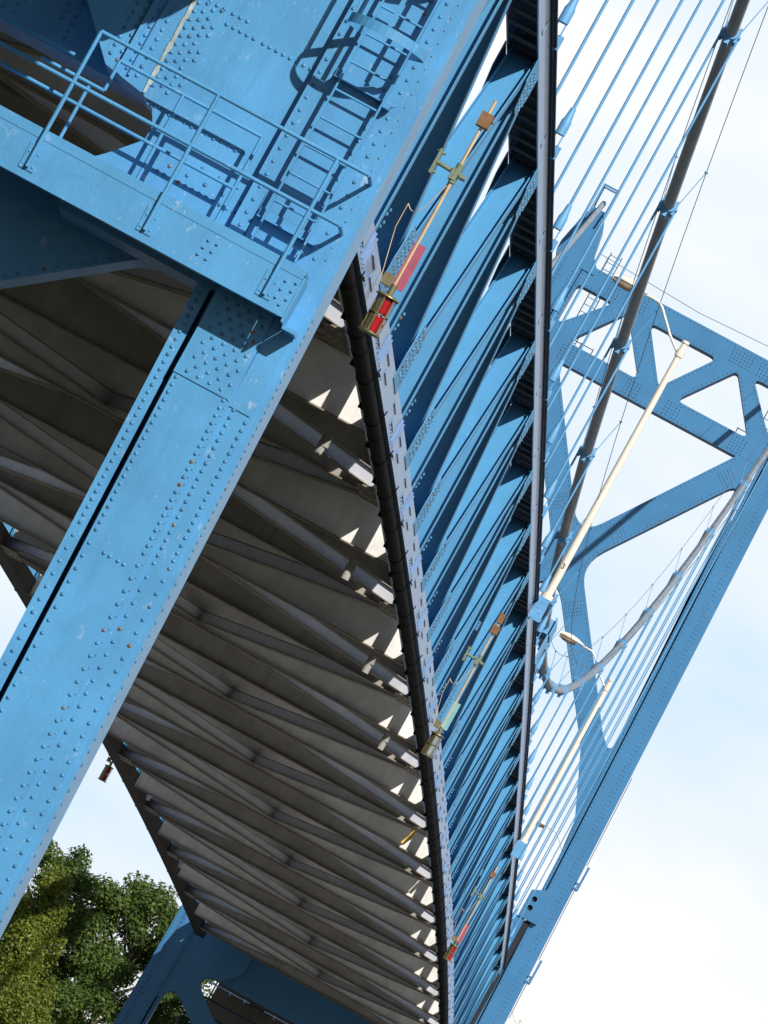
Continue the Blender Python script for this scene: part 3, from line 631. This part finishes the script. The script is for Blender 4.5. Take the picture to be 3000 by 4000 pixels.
# ------------------------------------------------------------------ lamp posts
def lamp_post(y, x, z0, z1, label, number=None, seg=12):
    t = thing('lamp_post', (x, y, z0), label, 'street lamp', 'lamp posts on the near truss')
    b = MB(); b.tube([(x, y, z0), (x, y, z1 - .35), (x, y, z1)], 0, 14, True, [.105, .078, .072])
    b.tube([(x, y, z0), (x, y, z0 + .12)], .16, 12); b.build('pole', M['cream'], t)
    b = MB(); b.tube([(x, y, z1 - .42), (x, y, z1 - .25)], .11, 12); b.tube([(x, y, z1 - .05), (x, y, z1 + .02)], .10, 12)
    arm = [(x - .06, y, z1 - .34), (x - .45, y, z1 - .02), (x - .93, y, z1 + .48), (x - 1.08, y, z1 + .57), (x - 1.3, y, z1 + .58), (x - 1.45, y, z1 + .57)]
    b.tube(arm, .035, 8); b.build('arm', M['cream'], t)
    # cobra-head luminaire
    prof = [(-.0, .05), (-.1, .10), (-.3, .18), (-.55, .23), (-.78, .21), (-.95, .11)]; vs, fs = [], []
    cx, cz = x - 1.40, z1 + .57
    for dx, w in prof:
        for k in range(9):
            a = math.pi * k / 8; vs.append((cx + dx, y + w * math.cos(a), cz + .02 + w * .75 * math.sin(a)))
    fs = [(i * 9 + k, (i + 1) * 9 + k, (i + 1) * 9 + k + 1, i * 9 + k + 1) for i in range(5) for k in range(8)] + [tuple(range(9))[::-1], tuple(45 + k for k in range(9))]
    fs += [(i * 9, i * 9 + 8, (i + 1) * 9 + 8, (i + 1) * 9) for i in range(5)]
    b = MB(); b.add(vs, fs, True); lum = b.build('luminaire', M['cream'], t)
    b = MB(); vs = []
    for dx, w in prof[2:]:
        for k in range(9):
            a = math.pi * k / 8; vs.append((cx + dx, y + w * .85 * math.cos(a), cz + .015 - w * .75 * math.sin(a)))
    b.add(vs, [(i * 9 + k + 1, (i + 1) * 9 + k + 1, (i + 1) * 9 + k, i * 9 + k) for i in range(3) for k in range(8)] + [tuple(range(9)), tuple(27 + k for k in range(9))[::-1]], True)
    lens = b.build('lens', M['lens'], lum)
    b = MB(); b.box(x - .18, x + .16, y - .16, y + .16, z0 - .06, z0); b.box(x - .17, x - .13, y - .3, y + .3, z0 - .62, z0 - .06)
    b.box(x - .17, x + .12, y - .29, y - .26, z0 - .58, z0 - .062); b.box(x - .17, x + .12, y + .26, y + .29, z0 - .58, z0 - .062)
    for k in range(3): b.dome((x - .13 + .08 * k, y - .29, z0 - .18 - .12 * k), (0, -1, 0), .025, 6); b.dome((x - .02 + .05 * k, y - .29, z0 - .14), (0, -1, 0), .02, 6)
    b.build('base_bracket', M['rope'], t)
    if number:
        cu = bpy.data.curves.new('pole_number', 'FONT'); cu.body = number; cu.size = .20; cu.extrude = .004; cu.align_x = 'CENTER'
        tmp = bpy.data.objects.new('tmp', cu); me = bpy.data.meshes.new_from_object(tmp); bpy.data.objects.remove(tmp); bpy.data.curves.remove(cu)
        for v in me.vertices:
            a = v.co.x / .115; v.co = (x + .11 * math.sin(a) , y - .108 * math.cos(a) - v.co.z, z0 + .85 + v.co.y)
        me.name = 'pole_number'; me.materials.clear(); me.materials.append(M['letters'])
        o = bpy.data.objects.new('pole_number', me); COL.objects.link(o); o.parent = t; o.matrix_parent_inverse = Matrix.Translation(-t.location)
lamp_post(190.0, -8.02, 17.85, 25.15, 'tall cream lamp post with the number 3 near its foot, arm over the roadway', '3')
lamp_post(270.0, -8.02, 17.45, 23.95, 'cream lamp post standing among the hangers nearer the far tower')
lamp_post(350.5, -8.2, 16.2, 23.2, 'lamp post mostly hidden by the far tower leg, only its head showing')
lamp_post(430.0, -8.1, 13.5, 19.0, 'lamp post past the far tower showing just a thin curved arm')

# ------------------------------------------------------------------ hanging navigation lights
def nav_light(x, y, ztop, zlamp, label, lens, tape, box2=False, side=1, full=True):
    """pipe hung from a truss member by a bracket, lamp in a cage at the foot"""
    t = thing('navigation_light', (x, y, zlamp), label, 'navigation light', 'hanging navigation lights')
    b = MB(); b.tube([(x, y, zlamp + .05), (x, y, ztop)], .024, 10); b.build('hanger_pipe', M['pipe_tan'] if full else M['rustbox'], t)
    if full:
        b = MB(); b.box(x - .085, x + .085, y - .085, y + .085, ztop - .40, ztop - .20)
        for q in (-.06, .05): b.tube([(x + .085, y + q, ztop - .28), (x + .11, y + q, ztop - .28)], .016, 6)
        if box2: b.box(x - .07, x + .07, y - .07, y + .07, ztop - .12, ztop + .10)
        b.build('junction_box', M['rustbox'], t)
        zb_ = ztop - 1.10; b = MB()
        b.tube([(x - .30, y, zb_ + .02), (x + .10, y, zb_)], .032, 8); b.tube([(x, y, zb_ - .14), (x, y, zb_ + .14)], .05, 10)
        b.box(x - .07, x + .03, y - .06, y + .06, zb_ - .10, zb_ + .06); b.tube([(x + .06, y - .05, zb_ - .02), (x + .15, y - .05, zb_ - .02)], .036, 8)
        b.box(x - .33, x - .29, y - .07, y + .07, zb_ - .16, zb_ + .2)
        for q in (-.12, .16): b.tube([(x - .36, y, zb_ + q), (x - .24, y, zb_ + q)], .02, 6)
        b.build('pivot_bracket', M['patina'], t)
        b = MB(); cx, cz = x - .42, ztop - .42; b.box(cx - .09, cx + .07, y - .06, y + .04, cz - .10, cz + .12)
        for q in (-.06, .01, .08):
            for dx in (-.05, .03): b.dome((cx + dx, y - .06, cz + q), (0, -1, 0), .026, 6, .9)
        b.build('upper_clamp', M['rivet'], t)
        b = MB(); z1, z2 = (ztop - 2.15, ztop - 2.82) if tape != 'none' else (0, 0)
        if tape != 'none':
            b.bar((x + .045, y, z2), (x + .045, y, z1), (1, 0, 0), .17, (0, 1, 0), .03); b.build('tape_band', M[tape], t)
        b = MB(); p = []
        for k in range(13):
            u = k / 12; p.append((x - .03 - .33 * u, y - .03, zb_ - .2 - .45 * u - .25 * math.sin(u * math.pi)))
        b.tube(p, .007, 5); q0 = Vector(p[-1]); b.tube([q0, q0 + Vector((0, 0, -.35)), (x - .22, y - .02, zlamp + .25), (x - .08, y, zlamp + .1)], .007, 5); b.build('wire', M['pipe_tan'], t)
    # lamp cage
    z0, z1, r = zlamp - .50, zlamp, .125
    b = MB(); b.tube([(x, y, z1), (x, y, z1 + .02), (x, y, z1 + .04)], 0, 16, True, [.17, .17, .10]); b.tube([(x, y, z1 + .04), (x, y, z1 + .2)], .045, 10)
    b.box(x - .19, x - .05, y - .05, y + .05, z1 + .14, z1 + .30); b.tube([(x, y, z0 - .025), (x, y, z0)], .16, 16)
    for zz in ((z0 + z1) / 2,): b.tube([(x + r * 1.08 * math.cos(k * math.pi / 8), y + r * 1.08 * math.sin(k * math.pi / 8), zz) for k in range(17)], .008, 5)
    for k in range(6):
        a = k * math.pi / 3 + .3; b.tube([(x + r * 1.08 * math.cos(a), y + r * 1.08 * math.sin(a), z0), (x + r * 1.08 * math.cos(a), y + r * 1.08 * math.sin(a), z1)], .009, 5)
    b.build('lamp_cage', M['brass'], t)
    b = MB()
    for (a, c) in ((z0 + .01, (z0 + z1) / 2 - .02), ((z0 + z1) / 2 + .02, z1 - .01)):
        q = [a + (c - a) * k / 12 for k in range(13)]; b.tube([(x, y, zz) for zz in q], 0, 16, True, [r * (.93 if k % 2 else .86) for k in range(13)])
    b.build('lamp_lens', lens, t)
    b = MB(); vs = []
    for k in range(7):
        a = math.pi * (.80 + .68 * k / 6); vs += [(x + r * 1.0 * math.cos(a), y + r * 1.0 * math.sin(a), z0), (x + r * 1.0 * math.cos(a), y + r * 1.0 * math.sin(a), z1)]
    b.add(vs + [(x + (px - x) * .96, y + (py - y) * .96, pz) for px, py, pz in vs], [f for k in range(6) for f in ((2 * k, 2 * k + 1, 2 * k + 3, 2 * k + 2), (14 + 2 * k, 14 + 2 * k + 2, 14 + 2 * k + 3, 14 + 2 * k + 1))])
    b.build('lamp_shield', M['brass'], t)
nav_light(-7.95, 100.3, 14.90, 11.92, 'large red caged lamp with pink tape nearest the tower, hanging before the truss', M['redglass'], 'pink')
nav_light(-7.95, 172.5, 15.35, 12.35, 'clear glass caged lamp with pale green tape, halfway along the truss', M['clearglass'], 'teal', True)
nav_light(-7.95, 255.8, 15.4, 12.42, 'small red caged lamp with dark red tape near the far end of the truss', M['redglass'], 'pink')
nav_light(-21.2, 259.8, 13.6, 12.35, 'red caged lamp hanging off the far side of the deck against the sky', M['redglass'], 'none', full=False)

# ------------------------------------------------------------------ work platform and ladder on the near tower
def platform():
    F = NEAR - .55
    t = thing('work_platform', (-9.0, NEAR - .3, 8.7), 'blue steel platform with pipe handrails bolted across the near tower leg', 'platform')
    b = MB(); x0, x1 = -20.0, -7.165
    b.box(x0, x1, F, F + .012, 8.74, 9.25)                 # front web
    b.box(x0, x1 + .0, F - .006, NEAR + .1, 9.25, 9.30)    # tread plate
    b.box(x0, -8.2, NEAR + .1, NEAR + 1.3, 9.252, 9.298)  # tread carried back behind the gusset to throw shade on the lower arm
    b.box(x0, x1, F - .006, F, 9.19, 9.25)
    b.box(x0, x1 - .05, F + .012, F + .14, 8.74, 8.765)
    for x in (-19.5, -16, -13, -10.9, -9.6, -8.35, -7.35): b.box(x - .01, x + .01, F + .02, NEAR + .1, 8.79, 9.24)
    b.box(-7.163, -7.14, F + .02, NEAR + .02, 8.70, 9.22); b.box(-7.135, -6.98, NEAR - .35, NEAR + .0, 8.66, 8.70)
    for cx, cz in ((-8.22, 9.09), (-8.235, 9.0), (-8.25, 8.91), (-8.12, 9.095), (-8.135, 9.0), (-8.15, 8.905), (-7.31, 9.1), (-7.315, 9.0), (-7.32, 8.9), (-7.2, 9.13), (-7.205, 9.03), (-7.21, 8.93), (-7.25, 8.85)):
        b.tube([(cx, F, cz), (cx, F - .02, cz)], .017, 6)
    b.build('platform_beam', M['blue'], t)
    b = MB(); r = .024; Yr = F - .035
    posts = (-17.3, -14.5, -13.0, -11.65, -10.265, -8.866, -7.45)
    for x in posts:
        b.tube([(x, Yr, 8.86), (x, Yr, 10.48)], r, 9); b.box(x - .085, x + .085, F - .012, F, 8.83, 9.12)
        for dx in (-.055, .055):
            for dz in (8.88, 9.02): b.dome((x + dx, F - .012, dz), (0, -1, 0), .016, 6)
    b.tube([(-10.265, Yr, 10.48), (-7.085, Yr, 10.48)], r, 9); b.tube([(-7.085, Yr, 10.485), (-7.06, NEAR + 1.0, 10.485)], r, 9)
    b.tube([(-19.5, Yr, 9.87), (-7.10, Yr, 9.87)], r, 9); b.tube([(-7.10, Yr, 9.875), (-7.075, NEAR + 1.0, 9.875)], r, 9)
    b.build('front_handrail', M['blue'], t)
    b = MB(); Yb = NEAR - .13; r = .021; k = Yb / F
    for x in (-10.16, -9.24, -8.30): b.tube([(x, Yb, 9.30), (x, Yb, 9.97 if x < -10 else 10.36)], r, 9)
    b.tube([(-10.0, Yb, 10.36), (-8.30, Yb, 10.36)], r, 9); b.tube([(-10.0, Yb, 10.36), (-9.995, Yb, 10.005)], r, 9); b.tube([(-11.2, Yb, 10.19), (-10.45, Yb, 10.19)], r, 9)
    b.tube([(-10.75, Yb, 10.0), (-9.995, Yb, 10.0)], r, 9); b.tube([(-11.4, Yb, 9.74), (-8.30, Yb, 9.74)], r, 9)
    b.build('rear_handrail', M['blue'], t)
platform()
def caged_ladder():
    t = thing('caged_ladder', (-7.62, NEAR - .13, 9.3), 'blue rung ladder with hoop cage fixed up the face of the near tower leg', 'ladder')
    yl = NEAR - .15; b = MB()
    for x in (-7.875, -7.36): b.box(x - .010, x + .010, yl - .032, yl + .03, 9.36, 14.5)
    for z in (9.66, 11.34, 12.9):
        b.box(-7.96, -7.25, yl + .035, yl + .12, z - .05, z - .035); b.box(-7.96, -7.25, yl + .105, yl + .12, z - .05, z + .06)
    b.box(-7.35, -7.27, yl - .0, yl + .14, 11.24, 11.30)
    b.build('ladder_rail', M['blue'], t)
    for k in range(16):
        r_ = MB(); z = 9.5 + k * .3345; r_.tube([(-7.87, yl, z), (-7.365, yl, z)], .0145, 7); r_.build('rung', M['blue'], t)
    def hoop_pts():
        cx = -7.617; pts = [(-7.875, yl)]
        for k in range(19):
            a = math.pi * (1 + k / 18); pts.append((cx + .46 * math.cos(a), yl - .30 + .42 * math.sin(a)))
        return pts + [(-7.36, yl)]
    hp = hoop_pts()
    for z in (11.86, 13.0, 14.2):
        h = MB(); n = len(hp); vs = []
        for (x, y) in hp: vs += [(x, y, z - .055), (x, y, z + .055)]
        ctr = (-7.617, yl - .25)
        vin = [(ctr[0] + (x - ctr[0]) * .985, ctr[1] + (y - ctr[1]) * .985, q) for x, y, q in vs]
        fo = [(2 * k, 2 * k + 2, 2 * k + 3, 2 * k + 1) for k in range(n - 1)]
        h.add(vs, fo); h.add(vin, [f[::-1] for f in fo])
        h.add([p for k in range(n) for p in (vs[2 * k], vin[2 * k])], [(2 * k, 2 * k + 1, 2 * k + 3, 2 * k + 2) for k in range(n - 1)])
        h.build('hoop', M['blue'], t)
    for k in (1, 5, 10, 15, 19):
        x, y = hp[k]; s_ = MB(); dx = .02; nx, ny = (x + 7.617), (y - (yl - .3)); l = math.hypot(nx, ny); tx, ty = -ny / l, nx / l
        s_.bar((x - nx / l * .012, y - ny / l * .012, 11.92), (x - nx / l * .012, y - ny / l * .012, 14.5), (tx, ty, 0), .05, (nx / l, ny / l, 0), .007)
        s_.build('cage_strap', M['blue'], t)
caged_ladder()

# ------------------------------------------------------------------ small work on the far tower and beyond
def far_ladder(x, y, z0, z1, label):
    t = thing('service_ladder', (x, y, z0), label, 'ladder', 'ladders behind the far tower portal')
    b = MB()
    for dx in (-.27, .27): b.tube([(x + dx, y, z0), (x + dx, y, z1)], .022, 5)
    b.build('ladder_rail', M['rail_dark'], t); b = MB()
    z = z0 + .2
    while z < z1: b.tube([(x - .27, y, z), (x + .27, y, z)], .016, 5); z += .36
    b.build('rung', M['rail_dark'], t); b = MB()
    for dz in (0, .45, .9): b.tube([(x - 1.1, y + .1, z0 - .2 + dz), (x + 1.1, y + .1, z0 - .2 + dz)], .022, 5)
    for dx in (-1.1, -.4, .5, 1.1): b.tube([(x + dx, y + .1, z0 - .3), (x + dx, y + .1, z0 + .75)], .022, 5)
    b.build('guard_rail', M['rail_dark'], t)
far_ladder(XM - 4.55, FAR + 1.6, 42.6, 47.6, 'thin ladder and guard rail seen through the portal opening beside the far-side saddle')
far_ladder(XM + 5.05, FAR + 1.6, 42.6, 47.6, 'thin ladder and guard rail seen through the portal opening at the frame edge')
b = MB(); b.tube([(XL + .9, FAR + .8, 47.2), (XM, FAR + .8, 46.95), (XT - .2, FAR + .8, 47.2)], .016, 5); tag(b.build('overhead_wire', M['wire']), 'thin slack wire strung above the far tower top strut', 'wire')
b = MB()
for x, z in ((XL + 1.35, 47.3), (XL + 1.75, 47.15)): b.tube([(x, FAR + 1.0, 46.4), (x, FAR + 1.0, z)], .014, 5)
tag(b.build('antenna_rods', M['wire']), 'two thin upright rods standing on the far tower top strut', 'antenna')
def leg_conduit():
    t = thing('leg_conduit', (-7.0, FAR + .3, 10), 'thin conduit standing off the outer edge of the far tower right leg', 'conduit')
    b = MB(); x = lambda z: XM + Oz(z) + .03
    for z0, z1 in ((15.0, 17.0), (17.9, 21.7), (22.6, 27)): b.tube([(x(z0) + .05, FAR + .2, z0), (x(z1) + .05, FAR + .2, z1)], .016, 5)
    b.build('conduit_run', M['rail_dark'], t)
    for z in (21.4, 16.75):
        b = MB(); b.bar((x(z) + .14, FAR + .1, z), (x(z) + .14, FAR + .1, z + 1.15), (1, 0, 0), .10, (0, 1, 0), .3)
        for q in (.02, .3): b.bar((x(z) - .04, FAR + .1, z + q), (x(z) + .16, FAR + .1, z + q), (0, 1, 0), .25, (0, 0, 1), .09)
        b.bar((x(z) - .03, FAR + .1, z + .02), (x(z) + .15, FAR + .1, z + .3), (0, 1, 0), .2, (0, 0, 1), .04); b.dome((x(z) + .14, FAR + .1, z + 1.15), (0, 0, 1), .07, 6)
        b.build('cleat', M['blue_far'], t)
leg_conduit()
def below_rail():
    b = MB(); y = FAR + 5
    for z in (8.1, 8.8, 9.5, 10.2): b.tube([(XL + .5, y, z), (XM + 1, y, z)], .04, 5)
    x = XL + .6
    while x < XM + 1: b.tube([(x, y, 7.6), (x, y, 10.5)], .04, 5); x += .75
    tag(b.build('inspection_railing', M['rail_dark']), 'dark grid railing seen through the gap under the far tower strut', 'railing')
    t = thing('approach_bent', (XM, FAR + 22, -1.7), 'brown approach bent glimpsed under the far tower strut', 'pier'); b = MB()
    for x in (XM - 3.5, XM + 4): b.box(x - 1, x + 1, FAR + 21, FAR + 23, -1.7, 10.2)
    b.build('column', M['brown'], t); b = MB(); b.box(XM - 5.6, XM + 6, FAR + 20.5, FAR + 23.5, 8.6, 10.99); b.build('cap_beam', M['brown'], t)
below_rail()

# ------------------------------------------------------------------ drain pipes under the deck
def drain(x, n, label, r=.075, h=.06, m='tube', rusty=False):
    b = MB(); y = yn(n); b.tube([(x, y, zb(n) - .44 - h), (x, y, zb(n) + .93)] if r < .08 else [(x, y, zb(n) - .62), (x, y, zb(n) - .2)], r, 10); b.box(x - r * 1.1, x + r * 1.1, y - r * 1.1, y + r * 1.1, zb(n) - .40, zb(n) - .34)
    tag(b.build('drain_pipe', M[m]), label, 'drain pipe', 'drain pipes under the deck')
for k, (n, wd) in enumerate(((.55, 'nearest'), (2.6, 'second nearest'), (4.55, 'third nearest'), (6.5, 'fourth nearest'), (8.5, 'fifth nearest'))):
    drain(XT - 1.2, n, 'stub drain pipe below the deck beside the black pipe, %s to the near tower' % wd, m='grey_dark', r=.085)
for k, (n, wd) in enumerate(((13.3, 'third'), (16.3, 'second'), (19.3, 'first'))):
    drain(XL + .7, n, 'pale drain pipe by the far-side truss, %s counted from the far tower' % wd, m='tube')

b = MB(); y = yn(11.75); x = XT - .95; b.tube([(x, y, zb(11) + .45), (x, y, zb(11) + .1), (x - .04, y - .02, zb(11) - .2), (x - .16, y - .05, zb(11) - .48)], .07, 10)
tag(b.build('drain_pipe', mat('ochre_plastic', (.72, .46, .12), .5, var=.2, vscale=5)), 'curved ochre drain spout catching the sun under the deck edge', 'drain pipe', 'drain pipes under the deck')
b = MB(); y = yn(13.75); b.tube([(x, y, zb(13) + .45), (x, y, zb(13) + .1), (x - .03, y - .02, zb(13) - .2), (x - .12, y - .05, zb(13) - .5)], .075, 10)
tag(b.build('drain_pipe', M['cream']), 'curved whitish drain spout catching the sun, farther along than the ochre one', 'drain pipe', 'drain pipes under the deck')
# ------------------------------------------------------------------ trees on the far bank
def tree(x, y, h, cw, leaf, label, clumps, size, n_leaf, conic=0., trunk_r=.3, seed=1):
    rr = random.Random(seed); z0 = -1.7
    t = thing('broadleaf_tree', (x, y, z0), label, 'tree', 'trees on the far bank')
    b = MB(); b.tube([(x, y, z0), (x + .1, y, z0 + h * .25), (x - .1, y, z0 + h * .55), (x, y, z0 + h * .85)], 0, 8, True, [trunk_r, trunk_r * .75, trunk_r * .45, trunk_r * .12])
    cs = []
    for i in range(clumps):
        u = rr.random() ** .8; zz = z0 + h * (.16 + .80 * u); prof = math.sin(math.pi * min(1, (.12 + .80 * u))) ** .6 if not conic else (1.05 - u) ** .8
        a = rr.random() * 6.283; q = cw * prof * math.sqrt(rr.random()) * .95
        c = Vector((x + q * math.cos(a), y + q * math.sin(a), zz)); cs.append((c, (.35 + .5 * rr.random()) * cw * .38 * (1 - .45 * u)))
        if i % 3 == 0: b.tube([(x, y, max(z0 + h * .15, zz - q * .8)), ((x + c.x) / 2, (y + c.y) / 2, zz - q * .3), tuple(c)], 0, 5, False, [trunk_r * .35, trunk_r * .2, .02])
    b.build('trunk', M['bark'], t)
    vs, fs = [], []
    wts = [c[1] ** 2 for c in cs]; tot = sum(wts)
    for (c, r), w in zip(cs, wts):
        for k in range(int(n_leaf * w / tot)):
            d = Vector((rr.gauss(0, 1), rr.gauss(0, 1), rr.gauss(0, 1))).normalized(); q = r * (rr.random() ** .45)
            if rr.random() < .08: q *= 1.25
            if conic: p = c + Vector((d.x * q * .75, d.y * q * .75, d.z * q * 1.35))
            else: p = c + Vector((d.x * q, d.y * q, d.z * q * .85))
            nn = (d + Vector((rr.gauss(0, .6), rr.gauss(0, .6), rr.gauss(.5, .6)))).normalized(); a1 = nn.orthogonal().normalized()
            ang = rr.random() * 6.283; a2 = nn.cross(a1); a, bb = a1 * math.cos(ang) + a2 * math.sin(ang), a2 * math.cos(ang) - a1 * math.sin(ang)
            s_ = size * (.6 + .8 * rr.random()); o = len(vs)
            vs += [tuple(p - a * s_), tuple(p - bb * s_ * .6), tuple(p + a * s_), tuple(p + bb * s_ * .6)]; fs.append((o, o + 1, o + 2, o + 3))
    me = bpy.data.meshes.new('crown'); me.from_pydata(vs, [], fs); me.materials.append(M[leaf]); me.update()
    o = bpy.data.objects.new('crown', me); COL.objects.link(o); o.parent = t; o.matrix_parent_inverse = Matrix.Translation(-t.location)
tree(-31.2, 389, 16.4, 5.4, 'leaf_dark', 'dark green tree with the highest crown on the left of the gap', 110, .095, 80000, seed=3, trunk_r=.3)
tree(-26.4, 392, 16.9, 5.6, 'leaf_dark', 'dark green broad tree next to the far tower left leg', 110, .095, 85000, seed=8, trunk_r=.3)
tree(-19.5, 398, 15.5, 5.0, 'leaf_dark', 'dark green tree seen through the gap under the far tower strut', 50, .11, 26000, seed=12, trunk_r=.3)
tree(-29.6, 368, 13.8, 4.9, 'leaf_light', 'yellow green tree with pointed tops in front of the dark trees', 95, .075, 70000, conic=1, seed=5, trunk_r=.2)
tree(-29.9, 360, 7.2, 2.9, 'leaf_brown', 'low brown tinged tree at the bottom corner below the yellow one', 40, .08, 20000, seed=9, trunk_r=.2)
tree(-23.6, 378, 12.2, 4.8, 'leaf_dark', 'lower dark tree filling in behind the far tower left leg', 70, .095, 45000, seed=21, trunk_r=.2)
